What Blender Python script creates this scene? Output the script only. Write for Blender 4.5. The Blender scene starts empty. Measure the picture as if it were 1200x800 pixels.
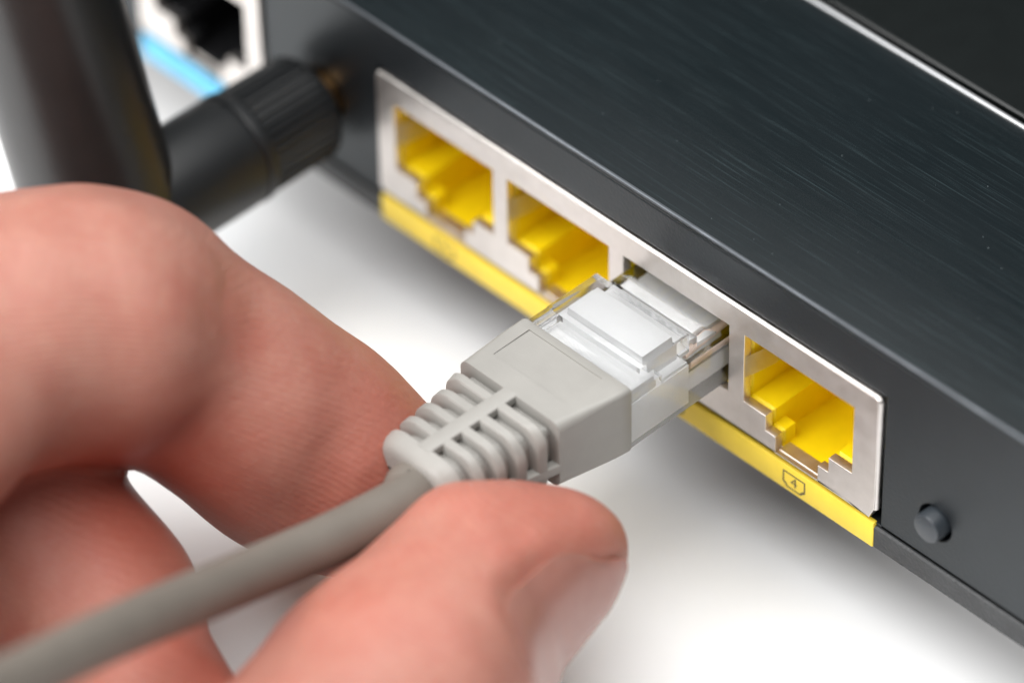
import bpy, bmesh, math, random
import numpy as np
from mathutils import Vector, Matrix

S = 0.001                      # everything below is written in millimetres
scene = bpy.context.scene
random.seed(4)

# ------------------------------------------------------------------ camera
CAM = np.array([247.3, -219.4, 271.3])
YAW, PIT, ROL = [math.radians(a) for a in (46.46, 42.55, -1.21)]
FPX = 5791.0                   # focal length in pixels of the 1200 px wide photograph
FW = np.array([-math.sin(YAW)*math.cos(PIT), math.cos(YAW)*math.cos(PIT), -math.sin(PIT)])
_r0 = np.array([math.cos(YAW), math.sin(YAW), 0.0]); _u0 = np.cross(_r0, FW)
RT = math.cos(ROL)*_r0 + math.sin(ROL)*_u0
UP = -math.sin(ROL)*_r0 + math.cos(ROL)*_u0
def at(u, v, d):               # pixel + distance along the view axis -> millimetres
    return CAM + (FW + RT*(u-600)/FPX + UP*(400-v)/FPX)*d
cd = bpy.data.cameras.new('camera'); cam = bpy.data.objects.new('camera', cd)
scene.collection.objects.link(cam); scene.camera = cam
M = Matrix.Identity(4)
for i in range(3):
    M[i][0] = RT[i]; M[i][1] = UP[i]; M[i][2] = -FW[i]; M[i][3] = CAM[i]*S
cam.matrix_world = M
cd.sensor_width = 36.0; cd.lens = FPX/1200*36.0
cd.clip_start = 0.02; cd.clip_end = 50.0
cd.dof.use_dof = True; cd.dof.focus_distance = 0.4055
cd.dof.aperture_fstop = 12.0; cd.dof.aperture_blades = 0

# ------------------------------------------------------------------ light
w = bpy.data.worlds.new('World'); scene.world = w; w.use_nodes = True
bg = w.node_tree.nodes['Background']
bg.inputs[0].default_value = (0.93, 0.97, 1.0, 1); bg.inputs[1].default_value = 0.15
def area(name, loc, aim, sx, sy, power, col=(1, 1, 1)):
    l = bpy.data.lights.new(name, 'AREA'); l.shape = 'RECTANGLE'; l.size = sx*S; l.size_y = sy*S
    l.energy = power; l.color = col
    o = bpy.data.objects.new(name, l); scene.collection.objects.link(o)
    o.location = Vector(loc)*S
    o.rotation_euler = (Vector(aim)-Vector(loc)).to_track_quat('-Z', 'Y').to_euler()
    return o
area('softbox_overhead', (10, -70, 520), (10, -70, 0), 640, 580, 5.7, (1.0, 0.995, 0.985))
area('softbox_front', (-150, -560, 310), (30, -20, -20), 540, 420, 6.3, (1.0, 0.995, 0.985))
scene.view_settings.view_transform = 'Standard'; scene.view_settings.look = 'None'
scene.view_settings.exposure = 0.0; scene.view_settings.gamma = 1.0
scene.cycles.use_denoising = True
scene.cycles.max_bounces = 14; scene.cycles.transmission_bounces = 14
scene.cycles.caustics_refractive = True; scene.cycles.caustics_reflective = True
scene.cycles.blur_glossy = 0.3; scene.cycles.sample_clamp_indirect = 6.0

# ------------------------------------------------------------------ materials
class NT:
    def __init__(s, name):
        s.m = bpy.data.materials.new(name); s.m.use_nodes = True; s.t = s.m.node_tree
        s.b = s.t.nodes['Principled BSDF']; s.c = None
    def n(s, typ, **kw):
        q = s.t.nodes.new(typ)
        for k, v in kw.items():
            if k.startswith('_'): setattr(q, k[1:], v)
            else: q.inputs[k.replace('__', ' ')].default_value = v
        return q
    def l(s, a, b): s.t.links.new(a, b)
    def coord(s, sc=(1, 1, 1)):        # object coordinates in millimetres times sc
        if s.c is None: s.c = s.n('ShaderNodeTexCoord')
        mp = s.n('ShaderNodeMapping'); mp.inputs['Scale'].default_value = [1000*k for k in sc]
        s.l(s.c.outputs['Object'], mp.inputs['Vector']); return mp.outputs[0]
    def noise(s, sc=(1, 1, 1), scale=1.0, detail=3.0, rough=0.55):
        q = s.n('ShaderNodeTexNoise', Scale=scale, Detail=detail, Roughness=rough)
        s.l(s.coord(sc), q.inputs['Vector']); return q.outputs['Fac']
    def ramp(s, fac, stops):
        q = s.n('ShaderNodeValToRGB'); e = q.color_ramp.elements
        while len(e) < len(stops): e.new(0.5)
        for k, (p, c) in enumerate(stops):
            e[k].position = p; e[k].color = (*c, 1) if len(c) == 3 else c
        s.l(fac, q.inputs[0]); return q.outputs[0]
    def mix(s, fac, a, b):
        q = s.n('ShaderNodeMix', _data_type='RGBA')
        for sock, val in ((0, fac), (6, a), (7, b)):
            if isinstance(val, bpy.types.NodeSocket): s.l(val, q.inputs[sock])
            elif isinstance(val, (int, float)): q.inputs[sock].default_value = val
            else: q.inputs[sock].default_value = (*val, 1)
        return q.outputs[2]
    def bump(s, h, dist, strength=1.0, prev=None):
        q = s.n('ShaderNodeBump', Strength=strength, Distance=dist*S)
        s.l(h, q.inputs['Height'])
        if prev is not None: s.l(prev, q.inputs['Normal'])
        return q.outputs[0]
    def set(s, **kw):
        for k, v in kw.items():
            i = s.b.inputs[k.replace('__', ' ')]
            if isinstance(v, bpy.types.NodeSocket): s.l(v, i)
            elif isinstance(v, tuple) and len(v) == 3 and i.type == 'RGBA': i.default_value = (*v, 1)
            else: i.default_value = v
        return s

def G(v): return (v, v, v)
MAT = {}
def plastic(key, col, rough=0.45, spec=0.5, grain=5.0, depth=0.02, var=0.12, ior=1.5, tint=None):
    t = NT(key); f = t.noise(scale=0.35, detail=4)
    c = t.mix(t.ramp(f, [(0.3, G(0)), (0.7, G(1))]), tuple(k*(1-var) for k in col), tuple(min(1, k*(1+var)) for k in col))
    g = t.noise(scale=grain, detail=2)
    t.set(Base__Color=c, Roughness=rough, Specular__IOR__Level=spec, IOR=ior, Normal=t.bump(g, depth))
    if tint: t.set(Specular__Tint=tint)
    MAT[key] = t.m; return t
plastic('panel', (0.010, 0.012, 0.014), 0.36, 0.40, 3.2, 0.024, 0.1, 1.55, (0.86, 0.95, 1.0))
plastic('shell', (0.032, 0.034, 0.036), 0.5, 0.5, 3.0, 0.10, 0.2)
plastic('gap', (0.006, 0.006, 0.006), 0.6, 0.3)
plastic('button', (0.035, 0.042, 0.05), 0.35, 0.6)
plastic('yellow_jack', (0.90, 0.67, 0.004), 0.38, 0.5, 2.0, 0.006, 0.05)
plastic('yellow_strip', (0.90, 0.66, 0.06), 0.42, 0.5, 3.0, 0.012, 0.05)
plastic('blue_strip', (0.10, 0.42, 0.66), 0.4, 0.5)
plastic('black_jack', (0.008, 0.008, 0.009), 0.4, 0.5)
plastic('ink', (0.10, 0.085, 0.05), 0.6, 0.3)
plastic('antenna_black', (0.010, 0.010, 0.010), 0.34, 0.6, 3.0, 0.008)
plastic('collar_black', (0.008, 0.009, 0.010), 0.42, 0.5, 3.0, 0.012)
plastic('rubber', (0.02, 0.02, 0.02), 0.8, 0.3)
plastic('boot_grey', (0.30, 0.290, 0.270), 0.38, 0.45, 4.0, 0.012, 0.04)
plastic('cord_shaded_grey', (0.165, 0.146, 0.125), 0.5, 0.4, 4.0, 0.012, 0.05)  # boot material darkened: the hand's shade is put into the cord colour
plastic('insert_white', (0.74, 0.745, 0.75), 0.4, 0.5, 3.0, 0.03, 0.02)
plastic('glossy_black', (0.005, 0.0065, 0.0065), 0.16, 0.3, 1.0, 0.0008, 0.1)

t = NT('brushed'); st = t.noise((0.08, 10.0, 1.0), 1.0, 6, 0.7); st2 = t.noise((0.10, 1.6, 1.0), 1.0, 4, 0.6); bl = t.noise(scale=0.06, detail=4)
c = t.mix(t.ramp(st, [(0.56, G(0)), (0.74, G(1))]), (0.0048, 0.0082, 0.0098), (0.044, 0.066, 0.072))
c = t.mix(t.ramp(bl, [(0.35, G(0)), (0.7, G(0.55))]), c, (0.008, 0.0115, 0.0135))
vo = t.n('ShaderNodeTexVoronoi', Scale=0.75, _feature='F1'); t.l(t.coord(), vo.inputs['Vector'])
wn = t.n('ShaderNodeTexWhiteNoise'); t.l(vo.outputs['Position'], wn.inputs['Vector'])
th = t.n('ShaderNodeMath', _operation='MULTIPLY'); t.l(wn.outputs['Value'], th.inputs[0]); th.inputs[1].default_value = 0.045
ls = t.n('ShaderNodeMath', _operation='LESS_THAN'); t.l(vo.outputs['Distance'], ls.inputs[0]); t.l(th.outputs[0], ls.inputs[1])
c = t.mix(ls.outputs[0], c, (0.10, 0.12, 0.125))
t.set(Base__Color=c, Roughness=t.ramp(st2, [(0.3, G(0.30)), (0.7, G(0.42))]), Specular__IOR__Level=0.15,
      Normal=t.bump(t.noise(scale=6.0, detail=2), 0.004, 0.4, t.bump(st, 0.012, 0.5))); MAT['brushed'] = t.m

t = NT('tin'); f = t.noise(scale=0.5, detail=5); sm = t.noise((1, 1, 1), 2.2, 4)
t.set(Base__Color=t.mix(t.ramp(f, [(0.3, G(0)), (0.7, G(1))]), (0.68, 0.635, 0.60), (0.78, 0.74, 0.71)), Metallic=1.0,
      Roughness=t.ramp(f, [(0.3, G(0.34)), (0.7, G(0.46))]), Normal=t.bump(sm, 0.012, 0.5)); MAT['tin'] = t.m
t = NT('glint_metal'); t.set(Base__Color=(0.13, 0.142, 0.155), Metallic=1.0, Roughness=t.ramp(t.noise((0.3, 4, 1), 1, 4), [(0.3, G(0.45)), (0.7, G(0.7))])); MAT['glint_metal'] = t.m  # metal tone standing in for light reflected along the cover edge
t = NT('silver_trim'); t.set(Base__Color=(0.50, 0.51, 0.52), Metallic=1.0, Roughness=t.ramp(t.noise((0.3, 4, 1), 1, 4), [(0.3, G(0.4)), (0.7, G(0.65))])); MAT['silver_trim'] = t.m
t = NT('gold'); t.set(Base__Color=(0.42, 0.24, 0.10), Metallic=1.0, Roughness=t.ramp(t.noise(scale=1.0), [(0.3, G(0.2)), (0.7, G(0.4))])); MAT['gold'] = t.m
t = NT('clear_plastic'); sp = t.noise(scale=1.2, detail=3)
t.set(Base__Color=(0.985, 0.985, 0.985), Roughness=t.ramp(sp, [(0.4, G(0.05)), (0.75, G(0.18))]), IOR=1.5, Transmission__Weight=1.0,
      Normal=t.bump(t.noise(scale=0.7, detail=4), 0.03, 0.5)); MAT['clear_plastic'] = t.m
for nm, col in dict(wire_orange=(0.78, 0.63, 0.54), wire_green=(0.06, 0.35, 0.08), wire_blue=(0.05, 0.12, 0.5), wire_brown=(0.25, 0.10, 0.04), wire_white=(0.8, 0.76, 0.7)).items():
    plastic(nm, col, 0.4)
t = NT('white_table'); f = t.noise(scale=0.01, detail=4)
t.set(Base__Color=t.mix(f, (0.84, 0.845, 0.85), (0.87, 0.87, 0.87)), Roughness=0.42, Specular__IOR__Level=0.4,
      Normal=t.bump(t.noise(scale=1.5, detail=3), 0.01, 0.5)); MAT['white_table'] = t.m

def skin_mat():
    t = NT('skin')
    f = t.ramp(t.noise(scale=0.16, detail=4, rough=0.6), [(0.32, G(0)), (0.68, G(1))])
    c = t.mix(f, (0.44, 0.212, 0.165), (0.40, 0.157, 0.119))
    f2 = t.ramp(t.noise(scale=0.6, detail=4, rough=0.7), [(0.45, G(0)), (0.75, G(0.5))])
    c = t.mix(f2, c, (0.46, 0.245, 0.18))
    f3 = t.ramp(t.noise(scale=2.2, detail=4, rough=0.75), [(0.42, G(0)), (0.7, G(0.35))])
    c = t.mix(f3, c, (0.36, 0.125, 0.085))
    at_ = t.n('ShaderNodeAttribute', _attribute_name='redness')
    c = t.mix(at_.outputs['Fac'], c, (0.44, 0.10, 0.065))
    vo = t.n('ShaderNodeTexVoronoi', Scale=2.6, _feature='DISTANCE_TO_EDGE'); t.l(t.coord((1, 1, 1)), vo.inputs['Vector'])
    cr = t.ramp(vo.outputs['Distance'], [(0.0, G(0)), (0.12, G(1))])
    nb = t.bump(cr, 0.04, 0.4)
    nb = t.bump(t.noise(scale=1.6, detail=5, rough=0.7), 0.16, 0.5, nb)
    nb = t.bump(t.noise((0.9, 0.35, 0.9), 1.0, 4, 0.6), 0.4, 0.22, nb)
    wv = t.n('ShaderNodeTexWave', Scale=0.62, Distortion=5.0, Detail=2.0, _wave_type='RINGS', _bands_direction='X'); wv.inputs['Detail Scale'].default_value = 0.35
    t.l(t.coord((1, 0.8, 1.2)), wv.inputs['Vector']); nb = t.bump(wv.outputs['Fac'], 0.035, 0.55, nb)
    t.set(Base__Color=c, Roughness=t.ramp(f2, [(0, G(0.42)), (0.5, G(0.52))]), Specular__IOR__Level=0.4, Normal=nb,
          Subsurface__Weight=0.3, Subsurface__Scale=0.0018, Subsurface__Radius=(1.0, 0.28, 0.14))
    MAT['skin'] = t.m
skin_mat()
t = NT('nail'); t.set(Base__Color=t.mix(t.noise((0.6, 0.6, 0.6), 1.0, 3), (0.36, 0.155, 0.120), (0.42, 0.20, 0.16)), Roughness=0.27, Specular__IOR__Level=0.6,
      Subsurface__Weight=0.3, Subsurface__Scale=0.0015, Subsurface__Radius=(1.0, 0.35, 0.2), Normal=t.bump(t.noise(scale=0.8, detail=3), 0.03, 0.4)); MAT['nail'] = t.m

# ------------------------------------------------------------------ object helpers
def wloc(o):
    v = Vector((0, 0, 0))
    while o is not None: v = v + o.location; o = o.parent
    return v
def thing(name, loc, label, cat, group=None):
    o = bpy.data.objects.new(name, None); o.empty_display_size = 0.005; scene.collection.objects.link(o); o.location = Vector(loc)*S
    o['label'] = label; o['category'] = cat
    if group: o['group'] = group
    return o
def link(name, me, mat, parent=None, off=(0, 0, 0), smooth=None):
    """me holds millimetre vertices relative to off (world mm)."""
    if mat and not me.materials: me.materials.append(MAT[mat])
    o = bpy.data.objects.new(name, me); scene.collection.objects.link(o)
    base = wloc(parent) if parent else Vector((0, 0, 0))
    o.parent = parent; o.location = Vector(off)*S - base
    return o
def fin(bm, smooth_angle=None):
    bmesh.ops.recalc_face_normals(bm, faces=bm.faces)
    me = bpy.data.meshes.new('m'); bmesh.ops.scale(bm, vec=(S, S, S), verts=bm.verts)
    bm.to_mesh(me); bm.free()
    if smooth_angle is not None:
        me.polygons.foreach_set('use_smooth', [True]*len(me.polygons)); me.set_sharp_from_angle(angle=math.radians(smooth_angle))
    return me
def box(x0, x1, y0, y1, z0, z1, bev=0.0, seg=2):
    bm = bmesh.new(); bmesh.ops.create_cube(bm, size=1)
    for v in bm.verts: v.co = Vector(((x0+x1)/2+v.co.x*(x1-x0), (y0+y1)/2+v.co.y*(y1-y0), (z0+z1)/2+v.co.z*(z1-z0)))
    if bev: bmesh.ops.bevel(bm, geom=bm.edges[:], offset=bev, segments=seg, profile=0.5, affect='EDGES')
    return bm
def boxm(*a, **k): return fin(box(*a, **k), 40)
def temp_eval(ob):
    dg = bpy.context.evaluated_depsgraph_get(); dg.update()
    return bpy.data.meshes.new_from_object(ob.evaluated_get(dg))
def plate(loops, y_front, thick, bev=0.0, res=2):
    """flat sheet in the xz plane from outline + hole loops; front face towards -y"""
    cu = bpy.data.curves.new('c', 'CURVE'); cu.dimensions = '2D'; cu.fill_mode = 'BOTH'
    cu.extrude = thick/2-bev; cu.bevel_depth = bev; cu.bevel_resolution = res; cu.offset = -bev
    for lp in loops:
        sp = cu.splines.new('POLY'); sp.points.add(len(lp)-1); sp.use_cyclic_u = True
        for p, (x, z) in zip(sp.points, lp): p.co = (x, z, 0, 1)
    ob = bpy.data.objects.new('c', cu); scene.collection.objects.link(ob)
    me = temp_eval(ob); bpy.data.objects.remove(ob); bpy.data.curves.remove(cu)
    me.materials.clear()
    for v in me.vertices: v.co = Vector((v.co.x, y_front+thick/2-v.co.z, v.co.y))*S
    me.polygons.foreach_set('use_smooth', [True]*len(me.polygons)); me.set_sharp_from_angle(angle=math.radians(35))
    return me
def rect(x0, x1, z0, z1): return [(x0, z0), (x1, z0), (x1, z1), (x0, z1)]
def circ(x, z, r, n=40): return [(x+r*math.cos(2*math.pi*k/n), z+r*math.sin(2*math.pi*k/n)) for k in range(n)]
def loft(rings, caps=True, closed=True):
    bm = bmesh.new(); R = [[bm.verts.new(Vector(p)) for p in r] for r in rings]; n = len(R[0])
    for a, b in zip(R, R[1:]):
        for k in range(n if closed else n-1): bm.faces.new((a[k], a[(k+1) % n], b[(k+1) % n], b[k]))
    if caps: bm.faces.new(R[0]); bm.faces.new(R[-1][::-1])
    return bm
def tube(pts, rad, n=24, caps=True):
    pts = [Vector(p) for p in pts]; rings = []; up = Vector((0.02, 0.01, 1))
    for i, p in enumerate(pts):
        d = (pts[min(i+1, len(pts)-1)]-pts[max(i-1, 0)]).normalized()
        a = d.cross(up).normalized(); b = a.cross(d)
        r = rad[i] if hasattr(rad, '__len__') else rad
        rings.append([p+a*(r*math.cos(2*math.pi*k/n))+b*(r*math.sin(2*math.pi*k/n)) for k in range(n)])
    return loft(rings, caps)
def spline(P, n):
    P = [np.array(p, float) for p in P]; out = []
    Q = [2*P[0]-P[1]]+P+[2*P[-1]-P[-2]]
    for i in range(1, len(Q)-2):
        for t in np.linspace(0, 1, n, endpoint=False):
            a, b, c, d = Q[i-1:i+3]
            out.append(0.5*((2*b)+(c-a)*t+(2*a-5*b+4*c-d)*t*t+(3*b-a-3*c+d)*t**3))
    out.append(P[-1]); return out
def rrect(cx, cz, hx, hz, r, y, n=6, skew=0.0):
    out = []
    for (sx, sz, a0) in ((1, 1, 0), (-1, 1, 90), (-1, -1, 180), (1, -1, 270)):
        for k in range(n+1):
            a = math.radians(a0+90*k/n)
            out.append((cx+sx*(hx-r)+r*math.cos(a), y, cz+sz*(hz-r)+r*math.sin(a)))
    return out
def union(bms, bevel=0.0, seg=2):
    obs = []
    for b in bms:
        bmesh.ops.recalc_face_normals(b, faces=b.faces)
        me = bpy.data.meshes.new('t'); b.to_mesh(me); b.free(); o = bpy.data.objects.new('t', me); scene.collection.objects.link(o); obs.append(o)
    for o in obs[1:]:
        m = obs[0].modifiers.new('b', 'BOOLEAN'); m.operation = 'UNION'; m.solver = 'EXACT'; m.object = o
    if bevel:
        m = obs[0].modifiers.new('v', 'BEVEL'); m.width = bevel; m.segments = seg; m.limit_method = 'ANGLE'; m.angle_limit = math.radians(40)
    me = temp_eval(obs[0])
    for o in obs: bpy.data.objects.remove(o)
    bm = bmesh.new(); bm.from_mesh(me); bpy.data.meshes.remove(me)
    return fin(bm, 35)

# ------------------------------------------------------------------ the setting
TZ = -25.0
bm = bmesh.new(); bmesh.ops.create_grid(bm, x_segments=8, y_segments=8, size=1500)
bmesh.ops.translate(bm, vec=(0, 300, TZ), verts=bm.verts)
tb = link('table_top', fin(bm), 'white_table'); tb['kind'] = 'structure'

# ------------------------------------------------------------------ router
PITCH = 13.97; PM = 2.17; PWD = 12.24; PT = -2.53; PH = 13.5; PW = 58.93
HALF = [(0, 0), (0, -7.4), (2.56, -7.4), (2.56, -9.03), (3.72, -9.03), (3.72, -10.72)]
PROFILE = HALF + [(PWD-x, z) for x, z in HALF[::-1]]
XL, XR = -75.0, 150.0; DEPTH = 150.0; ZTOP = 4.55
SMA = (-7.5, -7.2); BTN = (65.15, -9.65); WX0, WX1 = -32.1, -15.2
router = thing('wireless_router', (36, 75, TZ), 'black wireless router with brushed top, yellow port row and blue port', 'router')
# rear panel: sheet with cut-outs
link('rear_panel', plate([rect(XL, XR, -14.05, ZTOP), rect(-0.25, PW+0.45, -14.0, 0.3)[::1], rect(WX0-0.3, WX1+0.3, -13.95, 0.3), circ(*BTN, 1.75), circ(*SMA, 2.8)], 0.35, 1.6, 0.12), 'panel', router)
link('inner_wall', boxm(XL+2, XR-2, 12.5, 13.5, -16, 4), 'gap', router)
# lower shell with its own front edge, sloping under the body
prof = [(0.30, -14.28), (0.12, -14.45), (0.12, -16.55), (0.45, -16.9), (6, -18.6), (34, -22.0), (DEPTH-4, -22.0), (DEPTH, -17), (DEPTH, -14.28)]
link('bottom_shell', fin(loft([[(x, y, z) for y, z in prof] for x in (XL, XR)]), 30), 'shell', router)
for x in (XL, XR-2.0):
    link('side_wall', boxm(x, x+2.0, 2.1, DEPTH, -14.2, ZTOP, bev=0.1), 'panel', router)
link('front_wall', boxm(XL+2.05, XR-2.05, DEPTH-2, DEPTH-0.05, -14.2, ZTOP-0.05), 'panel', router)
for x in (XL+20, XR-20):
    for y in (50, DEPTH-20):
        link('foot', fin(loft([[(x+r*math.cos(a), y+r*math.sin(a), z) for a in np.linspace(0, 2*math.pi, 25)[:-1]] for r, z in ((7, -21.6), (7, TZ+0.5), (6.5, TZ+0.02))]), 35), 'rubber', router)
# top cover: brushed sheet, silver trim, glossy panel behind
link('top_cover', boxm(XL, XR, 0.22, 28.3, 4.72, 5.42, bev=0.13, seg=2), 'brushed', router)
link('edge_glint', fin(loft([[(x, y, z) for y, z in ((0.17, 5.14), (0.17, 5.35), (0.25, 5.445), (0.40, 5.445), (0.40, 5.14))] for x in (XL, XR)]), 30), 'glint_metal', router)  # added strip imitating the glint on the cover's front bevel
link('trim_strip', boxm(XL, XR, 28.34, 28.78, 4.7, 5.58, bev=0.14, seg=3), 'silver_trim', router)
link('glossy_panel', boxm(XL, XR, 29.45, DEPTH, 4.7, 5.55, bev=0.25, seg=3), 'glossy_black', router)
link('cover_bed', boxm(XL+0.3, XR-0.3, 0.8, DEPTH-0.6, 4.58, 4.69), 'gap', router)

def port_frame(x0, x1, top, bot, holes, parent):
    c = 0.45
    o = [(x0+c, top), (x1-c, top), (x1, top-c), (x1, bot+1.3), (x1-0.55, bot), (x1-2.2, bot), (x1-3.0, bot+0.28), (x0+0.4, bot+0.2), (x0, bot+0.6), (x0, top-c)]
    return link('port_frame', plate([o[::-1]]+holes, 0.0, 0.9, 0.07, 2), 'tin', parent)
for xa, xb in ((0.25, PW-0.25), (WX0+0.25, WX1-0.25)):
    link('frame_lip', fin(tube([(xa-0.05, 0.36, -0.30), (xa, 0.36, -0.30), (xb, 0.36, -0.30), (xb+0.05, 0.36, -0.36)], 0.37, 20), 50), 'tin', router)
link('frame_lip', fin(tube([(PW-0.22, 0.42, -0.4), (PW-0.22, 0.42, -12.4)], 0.40, 20), 50), 'tin', router)
frame = port_frame(0, PW, 0, -PH, [[(PM+PITCH*i+x, PT+z) for x, z in PROFILE] for i in range(4)], router)
# jacks (one mesh, four objects)
def jack_mesh():
    bm = bmesh.new()
    def ring(grow, y, b=0.0):
        cx, cz = PWD/2, -5.0
        out = []
        for x, z in PROFILE:
            gx = x + (grow if x > cx else -grow); gz = z + (grow if z > -0.01 else -grow)
            out.append(bm.verts.new((gx, y, gz)))
        return out
    def ring2(y):       # behind the latch stops the notch opens to its full width
        return [bm.verts.new((2.56 if abs(x-3.72) < 0.01 else (PWD-2.56 if abs(x-(PWD-3.72)) < 0.01 else x), y, z-(0.0005 if abs(z+9.03) < 0.01 else 0))) for x, z in PROFILE]
    rs = [ring(1.0, 0.95), ring(0.30, 0.95), ring(0.05, 1.35), ring(0.0, 2.5), ring2(2.5), ring2(10.5)]
    n = len(PROFILE)
    for a, b in zip(rs, rs[1:]):
        for k in range(n): bm.faces.new((a[k], a[(k+1) % n], b[(k+1) % n], b[k]))
    bm.faces.new(rs[-1])
    return bm
jm = fin(jack_mesh(), 20)
# stepped ledges inside the jack, a latch stop block, ceiling contacts and shield spring
floor_m = boxm(3.85, PWD-3.85, 0.5, 1.7, -10.78, -10.62)
pins = [fin(tube([(PWD/2+(k-3.5)*1.02, 1.6, -0.25), (PWD/2+(k-3.5)*1.02, 3.0, -0.3), (PWD/2+(k-3.5)*1.02, 8.5, -2.6)], 0.2, 8), 50) for k in range(8)]
sp_prof = [(-0.25, 0.1), (-0.05, 0.0), (0.12, 0.5), (0.35, 1.6), (0.62, 3.2), (0.45, 5.0)]
def spring():
    bm = bmesh.new()
    a = [(x, y, -2.5) for x, y in sp_prof]; b = [(x, y, -4.8) for x, y in sp_prof]
    A = [bm.verts.new(p) for p in a]; B = [bm.verts.new(p) for p in b]
    for k in range(len(A)-1): bm.faces.new((A[k], A[k+1], B[k+1], B[k]))
    bmesh.ops.solidify(bm, geom=bm.faces[:], thickness=0.2)
    return fin(bm, 60)
sm_ = spring()
for i in range(4):
    off = (PM+PITCH*i, 0, PT)
    j = link('jack', jm, 'yellow_jack', router, off)
    for me in pins: link('contact', me, 'gold', j, off)
    link('floor_plate', floor_m, 'tin', j, off)
    link('spring_tab', sm_, 'tin', j, off)
# blue port
wh = [(WX0+2.2+x*1.035, PT+z) for x, z in PROFILE]
port_frame(WX0, WX1, 0, -PH, [wh], router)
jb = link('jack', jm.copy(), None, router, (WX0+2.2+0.15, 0, PT)); jb.data.materials.clear(); jb.data.materials.append(MAT['black_jack'])
# label strips
strip = link('label_strip', boxm(0.0, PW, 0.0, 0.6, -16.66, -13.92, bev=0.16), 'yellow_strip', router)
strip['label'] = 'yellow label strip under the four yellow ports'
b2 = link('label_strip', boxm(WX0, WX1, 0.0, 0.6, -16.66, -13.92, bev=0.16), 'blue_strip', router)
b2['label'] = 'light blue label strip under the single port'
def badge_outline():
    wv, hv = 2.55, 1.72; x0, x1, z0, z1 = -wv/2, wv/2, -hv/2, hv/2
    outer = [(x0, z1), (x1, z1), (x1, z0+0.45), (x1-0.3, z0+0.22), (x1-0.45, z0), (x0+0.45, z0), (x0+0.3, z0+0.22), (x0, z0+0.45)]
    t_ = 0.15; cx, cz = 0, 0
    inner = [(x-t_*(1 if x > 0 else -1), z-t_*(1 if z > 0 else -1)) for x, z in outer]
    return plate([outer, inner], -0.012, 0.02)
bo = badge_outline()
def glyph(ch):
    cu = bpy.data.curves.new('g', 'FONT'); cu.body = ch; cu.size = 1.5; cu.align_x = 'CENTER'; cu.align_y = 'CENTER'; cu.extrude = 0.008; cu.offset = 0.0
    ob = bpy.data.objects.new('g', cu); scene.collection.objects.link(ob); me = temp_eval(ob); bpy.data.objects.remove(ob)
    me.materials.clear()
    for v in me.vertices: v.co = Vector((v.co.x, -0.004-v.co.z, v.co.y))*S
    return me
for i in range(4):
    off = (50.05-PITCH*(3-i), 0, -15.36)
    link('port_badge', bo, 'ink', strip, off); link('port_number', glyph(str(i+1)), 'ink', strip, off)
# reset button
rs = [(1.35, 3.0), (1.35, -0.55), (1.27, -0.75), (1.1, -0.82)]
link('reset_button', fin(loft([[(BTN[0]+r*math.cos(a), y, BTN[1]+r*math.sin(a)) for a in np.linspace(0, 2*math.pi, 33)[:-1]] for r, y in rs]), 30), 'button', router)
# threaded antenna connector
rg = [(2.5, 0.1), (2.5, -0.3)]
for k in range(9): rg += [(2.5, -0.6-k*0.5), (2.25, -0.85-k*0.5)]
rg.append((2.2, -5.6))
link('antenna_connector', fin(loft([[(SMA[0]+r*math.cos(a), y, SMA[1]+r*math.sin(a)) for a in np.linspace(0, 2*math.pi, 33)[:-1]] for r, y in [(2.5, 2.0), (2.5, 0.3)]+rg]), 30), 'gold', router)

# ------------------------------------------------------------------ antenna
AX, AZ = SMA
ant = thing('antenna', (AX, -2.2, AZ), 'black stick antenna screwed onto the router beside the blue port', 'antenna')
def lathe_y(prof, n=48, ridge=None):
    rings = []
    for r, y in prof:
        ring = []
        for k in range(n):
            a = 2*math.pi*k/n; rr = r
            if ridge and ridge[0] < y < ridge[1]: rr = r - (0.36 if (k//2) % 2 else 0.0)
            ring.append((AX+rr*math.cos(a), y, AZ+rr*math.sin(a)))
        rings.append(ring)
    return loft(rings)
link('knurled_collar', fin(lathe_y([(2.7, -1.3), (4.3, -1.3), (4.7, -1.6), (4.95, -2.0), (5.0, -2.05), (5.05, -9.2), (5.0, -9.25), (4.6, -9.3)], 144, (-9.22, -2.02)), 30), 'collar_black', ant)
link('collar_ring', fin(lathe_y([(4.6, -9.3), (5.15, -9.35), (5.25, -9.6), (5.25, -10.3), (5.1, -10.5), (4.6, -10.5)], 64), 30), 'collar_black', ant)
link('hinge_barrel', fin(lathe_y([(4.6, -10.5), (5.05, -10.6), (5.2, -11.2), (5.2, -20), (4.9, -24.5), (3.0, -25.5)], 64), 40), 'collar_black', ant)
ph = math.radians(16.5); ad = Vector((-math.sin(ph), 0, math.cos(ph))); ax_ = Vector((math.cos(ph), 0, math.sin(ph))); ay_ = Vector((0, 1, 0))
c0 = Vector((AX-1.6, -23.5, AZ-1.0)); rings = []
for h, sx, sy in [(-8.5, 3.5, 3.0), (-7.8, 5.4, 4.8), (-6, 6.8, 6.3), (0, 7.2, 6.6), (30, 7.2, 6.6), (90, 6.4, 5.6), (160, 5.6, 4.4), (166, 5.0, 3.8), (168, 3.6, 2.6)]:
    rings.append([c0+ad*h+ax_*(sx*math.cos(a))+ay_*(sy*math.sin(a)) for a in np.linspace(0, 2*math.pi, 49)[:-1]])
link('mast', fin(loft(rings), 40), 'antenna_black', ant)

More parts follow.
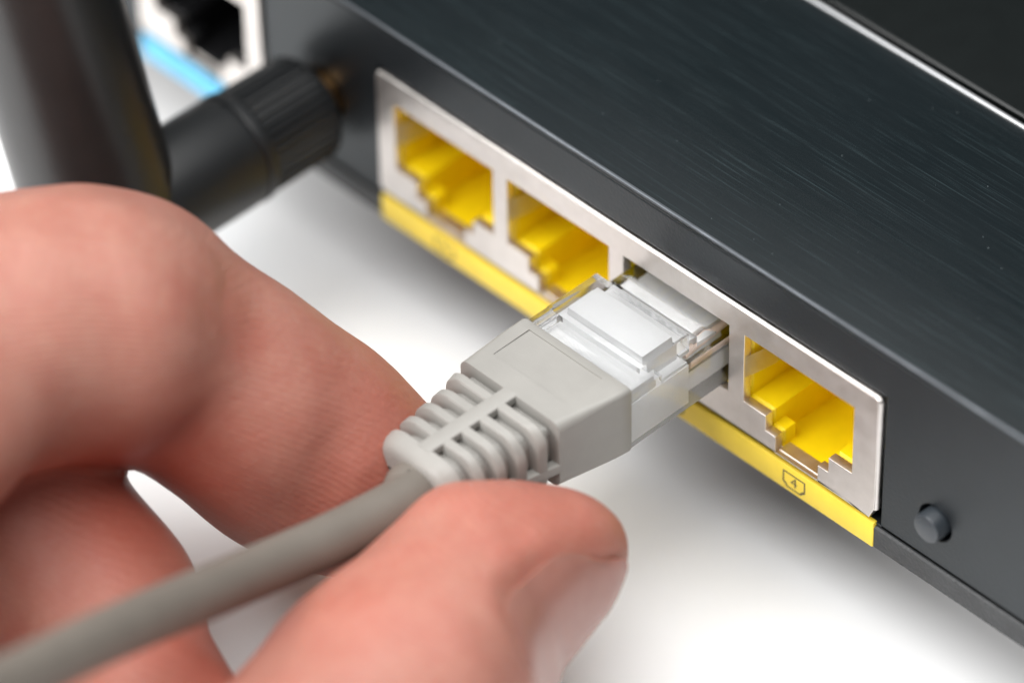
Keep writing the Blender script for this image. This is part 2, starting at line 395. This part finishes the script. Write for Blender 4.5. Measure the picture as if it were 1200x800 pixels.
# ------------------------------------------------------------------ network cable
cab = thing('network_cable', (36.2, -20, -6), 'grey network cable with clear plug pushed into the third yellow port', 'cable')
CX = 36.2
def bx(lx0, lx1, y0, y1, z0, z1): return box(CX+lx0, CX+lx1, y0, y1, z0, z1)
housing = union([bx(-5.85, 5.85, -13, 9.0, -9.05, -4.1),
                 bx(-5.84, 5.84, -12.9, -7.6, -5.0, -3.25),
                 bx(-5.83, 4.9, -9.2, -3.4, -5.1, -2.15),
                 bx(-5.82, -4.7, -12.8, -4.0, -5.2, -2.2),
                 loft([[(x, y, z) for y, z in ((-2.5, -4.9), (-2.5, -2.95), (-1.5, -2.9), (-0.2, -3.9), (-0.2, -4.9))] for x in (CX-4.9, CX+4.9)]),
                 ], 0.26, 3)
plug = link('plug_housing', housing, 'clear_plastic', cab); plug['label'] = 'clear plastic plug body'
link('latch', fin(loft([[(CX+s*3.0, y, z) for y, z in ((7.5, -9.12), (7.5, -9.9), (0, -10.5), (-11, -11.4), (-11.2, -10.9), (0, -9.7), (5, -9.12))] for s in (-1, 1)]), 30), 'clear_plastic', plug)
link('insert_bar', boxm(CX-4.65, CX+3.95, -7.95, -4.45, -6.3, -2.4, bev=0.08), 'insert_white', plug)
link('insert_body', boxm(CX-5.45, CX+5.45, -12.8, -4.2, -8.7, -4.5, bev=0.1), 'insert_white', plug)  # jacket filler, deepened so white stands in for table light refracted below
link('insert_shelf', boxm(CX-4.9, CX+5.3, -12.7, -8.0, -4.45, -3.5, bev=0.08), 'insert_white', plug)
link('front_brightener', boxm(CX-4.6, CX+3.6, -4.1, 2.9, -6.3, -4.55, bev=0.1), 'insert_white', plug)  # added white block: milky front, lightens the dark refraction in the channel
link('nose_brightener', boxm(CX-4.4, CX+3.6, -4.15, 1.5, -8.4, -6.5, bev=0.1), 'insert_white', plug)  # added white block, lightens the dark port refracted through the clear side
for k in range(8):
    x = CX+(k-3.5)*1.02
    link('wire', fin(tube([(x+(0.75 if k == 7 else 0), -3.6 if k == 7 else 3.0, -5.3 if k == 7 else -6.1), (x, 4, -5.7), (x, 7.5, -5.7)], 0.42, 12), 40), ('wire_white' if k % 2 == 0 else ['wire_blue', 'wire_green', 'wire_brown', 'wire_orange'][k//2]), plug)
    link('contact', boxm(x-0.17, x+0.17, 4.2, 8.0, -5.2, -4.6), 'gold', plug)
# boot
YB0, YB1, YB2 = -11.4, -18.6, -28.6
def bcx(y): return CX - max(0, (-12.0-y))*0.094
def bprof(y):      # half width, top, bottom, corner radius
    t = min(1, max(0, (YB1-y)/(YB1-YB2))); t0 = (y-YB0)/(YB1-YB0)
    if y >= YB1: return 6.3-0.55*t0, -1.95-0.1*t0, -9.0-0.1*t0, 0.45+0.75*max(0, t0-0.3)
    return 5.75-1.45*t, -2.05-0.95*t, -9.1+0.4*t, min(2.4, 1.2+4.0*t)
def bring(y, inset=0.0):
    hx, zt, zb, r = bprof(y); return rrect(bcx(y), (zt+zb)/2, hx-inset, (zt-zb)/2-inset, max(0.3, r-inset*0.6), y, 8)
ys = np.linspace(YB0, YB1, 7)
rings = [bring(YB0, 0.25), bring(YB0-0.08, 0.08), bring(YB0-0.3)]+[bring(y) for y in ys[1:]]+[bring(YB1-0.05, 0.12)]
bm_body = loft(rings)
def cutter(): return box(CX-4.75, CX+3.7, -16.4, -12.3, -2.09, -1.0)
def difference(a, b):
    obs = []
    for m_ in (a, b):
        bmesh.ops.recalc_face_normals(m_, faces=m_.faces); me = bpy.data.meshes.new('t'); m_.to_mesh(me); m_.free(); o = bpy.data.objects.new('t', me); scene.collection.objects.link(o); obs.append(o)
    m = obs[0].modifiers.new('b', 'BOOLEAN'); m.operation = 'DIFFERENCE'; m.solver = 'EXACT'; m.object = obs[1]
    me = temp_eval(obs[0])
    for o in obs: bpy.data.objects.remove(o)
    b_ = bmesh.new(); b_.from_mesh(me); return fin(b_, 35)
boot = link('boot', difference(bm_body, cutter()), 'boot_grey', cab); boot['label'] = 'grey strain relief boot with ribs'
link('core', fin(loft([bring(y, 1.12) for y in np.linspace(YB1+0.5, YB2+1.0, 8)]), 40), 'boot_grey', boot)
pitch = 1.86
for k in range(4):
    yc = YB1-1.05-0.42-k*pitch; hw = 0.44
    r_ = [bring(yc+hw, 0.12), bring(yc+hw-0.12), bring(yc-hw+0.12), bring(yc-hw, 0.12)]
    link('rib', fin(loft(r_), 40), 'boot_grey', boot)
ye = YB1-1.05-4*pitch-0.02
er = [bring(ye, 0.12), bring(ye-0.12), bring(ye-0.7, 0.06), bring(ye-1.2, 0.22), bring(ye-1.55, 0.48), bring(ye-1.75, 0.85), bring(ye-1.8, 1.4)]
link('end_collar', fin(loft(er), 50), 'boot_grey', boot)
def rail(fx, fz, hw, hh, name):
    rg = []
    for y in np.linspace(YB1+0.2, ye-0.4, 8):
        hx, zt, zb, r = bprof(y); x = bcx(y)+fx*(hx-0.45); z = (zt+zb)/2+fz*((zt-zb)/2-0.4)
        rg.append(rrect(x, z, hw, hh, 0.15, y, 3))
    link(name, fin(loft(rg), 40), 'boot_grey', boot)
rail(0, 1.0, 0.75, 0.42, 'spine'); rail(0, -1.0, 0.75, 0.42, 'spine'); rail(1.0, -0.42, 0.47, 0.5, 'side_rail'); rail(-1.0, -0.42, 0.47, 0.5, 'side_rail')
# cord
xe = bcx(ye)
P = [(xe+0.4, ye+3, -5.9), (xe+0.1, ye-2, -5.9), tuple(at(478, 584, 396)), tuple(at(395, 628, 391)), tuple(at(290, 674, 383.5)), tuple(at(130, 742, 367)), tuple(at(0, 803, 355)), tuple(at(-200, 890, 338)), (56, -135, 38), (66, -190, 30), (84, -250, 2), (110, -320, TZ+4), (150, -420, TZ+2.1), (210, -560, TZ+2.1)]
link('cord', fin(tube(spline(P, 10), 2.12, 28), 60), 'cord_shaded_grey', cab)

# ------------------------------------------------------------------ hand (distance field -> surface nets)
def seg(a, b, ra, rb): return ('seg', np.array(a, float), np.array(b, float), ra, rb)
A = at
index_p = [seg(A(-420, 462, 380), A(98, 377, 392), 12.8, 11.0)]
index_d = [seg(A(165, 388, 398), A(292, 470, 402), 10.0, 8.5), seg(A(295, 478, 402), A(370, 533, 406), 8.3, 8.3), seg(A(370, 533, 406), A(424, 560, 408.5), 8.4, 7.8)]
thumb = [seg(A(670, 652, 395), A(578, 690, 393), 4.9, 7.9), seg(A(578, 690, 393), A(483, 810, 387), 7.9, 9.9), seg(A(483, 810, 387), A(230, 1030, 374), 9.9, 10.3)]
middle = [seg(A(-430, 640, 387), A(-35, 548, 402.5), 11.5, 10.0), seg(A(-35, 548, 402.5), A(88, 715, 399.5), 9.8, 9.3), seg(A(88, 715, 399.5), A(163, 870, 391), 9.3, 8.5), seg(A(163, 870, 391), A(140, 1000, 381), 8.3, 7.6)]
ring_f = [seg(A(-500, 800, 384), A(-250, 760, 394), 10.5, 9.0), seg(A(-250, 760, 394), A(-130, 920, 388), 9.0, 8.4), seg(A(-130, 920, 388), A(-100, 1060, 378), 8.2, 7.4)]
little = [seg(A(-540, 950, 382), A(-330, 900, 390), 9.5, 8.4), seg(A(-330, 900, 390), A(-240, 1040, 382), 8.3, 7.6), seg(A(-240, 1040, 382), A(-230, 1140, 372), 7.5, 6.6)]
palm = [seg(A(-420, 470, 380), A(-430, 640, 386), 13, 12), seg(A(-430, 640, 386), A(-500, 800, 384), 12, 12), seg(A(-500, 800, 384), A(-540, 950, 382), 12, 11),
        seg(A(-420, 500, 378), A(-800, 1000, 352), 13, 17), seg(A(-500, 800, 382), A(-850, 1070, 354), 13, 17), seg(A(-540, 950, 381), A(-880, 1120, 356), 12, 16),
        seg(A(230, 1030, 374), A(-350, 1060, 358), 10.3, 15), seg(A(-350, 1060, 358), A(-800, 1080, 352), 15, 18), seg(A(-260, 800, 376), A(-600, 900, 366), 8, 14),
        seg(A(-800, 1040, 352), A(-1500, 1280, 320), 21, 27)]
fold = [seg(A(-80, 510, 379), A(-250, 640, 377), 7.0, 9.0)]
groups = [(index_p+index_d, 4.0), (thumb, 5.0), (middle, 3.0), (ring_f, 3.0), (little, 3.0), (palm, 8.0), (fold, 4.0)]
NAIL_N = 0.63*RT-0.51*UP-0.58*FW; NAIL_N /= np.linalg.norm(NAIL_N)
T_TIP = A(680, 655, 395); T_B = A(582, 768, 391)
T_AX = (T_TIP-T_B)/np.linalg.norm(T_TIP-T_B)
NAIL_N -= T_AX*(NAIL_N@T_AX); NAIL_N /= np.linalg.norm(NAIL_N)
NAIL_C = T_TIP-T_AX*5.5
def smin(a, b, k):
    h = np.clip(0.5+0.5*(b-a)/k, 0, 1); return b+(a-b)*h-k*h*(1-h)
def sd_seg(p, s):
    _, a, b, ra, rb = s; ab = b-a; t = np.clip(((p-a)@ab)/(ab@ab), 0, 1)
    return np.sqrt((((p-a)-t[..., None]*ab)**2).sum(-1))-(ra+(rb-ra)*t)
def field(p):
    tot = None
    for gi, (g, k) in enumerate(groups):
        d = None
        for s in g:
            q = sd_seg(p, s); d = q if d is None else smin(d, q, k)
        if gi == 1:      # flatten the nail side of the thumb tip
            pl = (p-NAIL_C)@NAIL_N-3.9; ax = (p-NAIL_C)@T_AX
            pl = pl-np.clip(-ax-2, 0, 40)*0.6
            d = -smin(-d, -pl, 2.5)
        tot = d if tot is None else smin(tot, d, 1.6 if gi not in (5, 6) else 5.0)
    return tot
def wobble(p):
    x, y, z = p[..., 0], p[..., 1], p[..., 2]
    return 0.22*np.sin(x*0.31+y*0.17+1.3)*np.sin(y*0.27-z*0.23)+0.12*np.sin(x*0.7+z*0.55)*np.sin(y*0.63+0.4+z*0.2)
def skin_at(u, v):       # where the line of sight first meets the skin
    d = np.arange(345, 425, 0.2); p = np.array([A(u, v, k) for k in d]); f = field(p)
    return p[np.argmax(f < 0)]
CREASE = [([(266, 322), (259, 366), (268, 408)], 0.30, 0.9), ([(243, 338), (238, 388), (250, 430)], 0.22, 0.9), ([(228, 490), (208, 515), (190, 530)], 0.4, 1.3),
          ([(398, 505), (374, 560), (345, 606)], 0.30, 0.8), ([(412, 520), (390, 570), (362, 614)], 0.26, 0.7), ([(384, 500), (358, 552), (326, 596)], 0.16, 0.8),
          ([(560, 590), (585, 604), (600, 624)], 0.12, 0.9), ([(520, 604), (548, 622), (560, 650)], 0.10, 0.9)]
CR3 = [([skin_at(*q) for q in pl], dp, wd) for pl, dp, wd in CREASE]
# thumb nail: a curved plate lying on the flattened side
side = np.cross(T_AX, NAIL_N)
def on_skin(ang, ax):
    base = NAIL_C+T_AX*ax; d = math.cos(ang)*NAIL_N+math.sin(ang)*side; a, b = 0.0, 14.0
    for _ in range(30):
        m = (a+b)/2; p = base+d*m
        if field(p[None])[0] + wobble(p[None])[0] < 0: a = m
        else: b = m
    return base+d*a, d
nu, nv = 17, 21; grid = []; edge = ([], [])
for i in range(nv):
    s_ = i/(nv-1); ax = -10.0+s_*17.2
    e = 1-abs(2*s_-1)**4*0.45; row = []
    if s_ < 0.25: e *= 0.80+0.2*math.sqrt(s_/0.25)
    for k in range(nu):
        f_ = 2*k/(nu-1)-1; an = f_*math.radians(72)*e
        axk = ax - (0.0 if s_ < 0.5 else (f_*f_)*2.2*(s_-0.5)*2) + (0 if s_ > 0.5 else (f_*f_)*1.6*(0.5-s_)*2)
        p, d = on_skin(an, axk)
        if k in (0, nu-1): edge[k and 1].append((p, on_skin(an*1.16, axk)[0]))
        lift = 0.0+0.42*math.sqrt(max(0, 1-f_**2))*(0.55+0.45*s_) - 0.3*max(0, 0.15-s_)/0.15
        row.append(p+d*lift)
    grid.append(row)
for e_ in edge:
    CR3.append(([q[0] for q in e_[1:15:3]], 0.36, 0.75)); CR3.append(([q[1] for q in e_[:16:3]], -0.30, 1.1))
def creases(p):
    out = 0.0
    for pl, dp, wd in CR3:
        c_ = np.mean(pl, 0)
        if np.abs(p.reshape(-1, 3)-c_).max(1).min() > 14: continue
        d = np.min([sd_seg(p, ('seg', a, b, 0, 0)) for a, b in zip(pl, pl[1:])], 0)
        out = out+dp*np.exp(-(d/wd)**2)
    return out
def surface_nets(lo, hi, h):
    n = np.ceil((hi-lo)/h).astype(int)+1
    D = np.empty(n, np.float32); Y, Z = np.meshgrid(lo[1]+h*np.arange(n[1]), lo[2]+h*np.arange(n[2]), indexing='ij')
    for i in range(n[0]):
        p = np.stack([np.full_like(Y, lo[0]+h*i), Y, Z], -1); D[i] = field(p)+wobble(p)+creases(p)
    ins = D < 0
    c = np.zeros(n-1, np.int8)
    for dx in (0, 1):
        for dy in (0, 1):
            for dz in (0, 1): c += ins[dx:n[0]-1+dx, dy:n[1]-1+dy, dz:n[2]-1+dz]
    cell = np.argwhere((c > 0) & (c < 8)); idx = -np.ones(n-1, np.int64); idx[tuple(cell.T)] = np.arange(len(cell))
    acc = np.zeros((len(cell), 3)); cnt = np.zeros(len(cell))
    cor = [np.array(q) for q in np.ndindex(2, 2, 2)]
    for a in cor:
        for ax in range(3):
            if a[ax]: continue
            b = a.copy(); b[ax] = 1
            va = D[tuple((cell+a).T)]; vb = D[tuple((cell+b).T)]; m = (va < 0) != (vb < 0)
            t = np.where(m, va/np.where(m, va-vb, 1), 0)
            pt = a[None, :]+t[:, None]*(b-a)[None, :]
            acc[m] += pt[m]; cnt[m] += 1
    V = lo+h*(cell+acc/cnt[:, None])
    Fs = []
    for ax in range(3):
        sl0 = [slice(None)]*3; sl1 = [slice(None)]*3; sl0[ax] = slice(0, -1); sl1[ax] = slice(1, None)
        m = ins[tuple(sl0)] != ins[tuple(sl1)]
        e = np.argwhere(m); u, v = (ax+1) % 3, (ax+2) % 3
        e = e[(e[:, u] > 0) & (e[:, v] > 0) & (e[:, u] < n[u]-1) & (e[:, v] < n[v]-1)]
        def g(du, dv):
            q = e.copy(); q[:, u] += du; q[:, v] += dv; return idx[tuple(q.T)]
        quad = np.stack([g(-1, -1), g(0, -1), g(0, 0), g(-1, 0)], 1)
        flip = ins[tuple(e.T)]; quad[~flip] = quad[~flip][:, ::-1]
        Fs.append(quad)
    return V, np.concatenate(Fs)
allp = np.array([q for g, _ in groups for s in g for q in (s[1], s[2])]); rad = np.array([q for g, _ in groups for s in g for q in (s[3], s[4])])
lo = (allp-rad[:, None]).min(0)-2; hi = (allp+rad[:, None]).max(0)+2
V, Fq = surface_nets(lo, hi, 0.68)
for _ in range(3):     # light relaxation
    acc = np.zeros_like(V); cnt = np.zeros(len(V))
    for a in range(4):
        for b in ((a+1) % 4, (a+3) % 4):
            np.add.at(acc, Fq[:, a], V[Fq[:, b]]); np.add.at(cnt, Fq[:, a], 1)
    V = 0.5*V+0.5*acc/np.maximum(cnt, 1)[:, None]
red = np.zeros(len(V))
for c_, r_, s_ in ((A(470, 560, 400), 11, 0.55), (A(640, 600, 390), 9, 0.4), (A(165, 575, 393), 9, 0.8), (A(250, 760, 388), 10, 0.6), (A(200, 640, 392), 8, 0.45), (A(270, 390, 393), 4, 0.3), (A(420, 700, 380), 12, 0.25)):
    red = np.maximum(red, s_*np.exp(-(((V-c_)**2).sum(1))/(r_*r_)))
HB = np.array([0, -80, TZ])
me = bpy.data.meshes.new('hand'); me.from_pydata(((V-HB)*S).tolist(), [], Fq.tolist()); me.update()
me.polygons.foreach_set('use_smooth', [True]*len(me.polygons))
at_ = me.attributes.new('redness', 'FLOAT', 'POINT'); at_.data.foreach_set('value', red.astype(np.float32))
hand = link('hand', me, 'skin', None, tuple(HB))
hand['label'] = 'bare left hand pinching the grey cable boot between thumb and index finger'; hand['category'] = 'hand'
bm = bmesh.new(); VV = [[bm.verts.new(Vector(p-HB)) for p in r] for r in grid]
for a, b in zip(VV, VV[1:]):
    for k in range(nu-1): bm.faces.new((a[k], a[k+1], b[k+1], b[k]))
bmesh.ops.recalc_face_normals(bm, faces=bm.faces)
bmesh.ops.solidify(bm, geom=bm.faces[:], thickness=0.45)
link('thumb_nail', fin(bm, 70), 'nail', hand, tuple(HB))
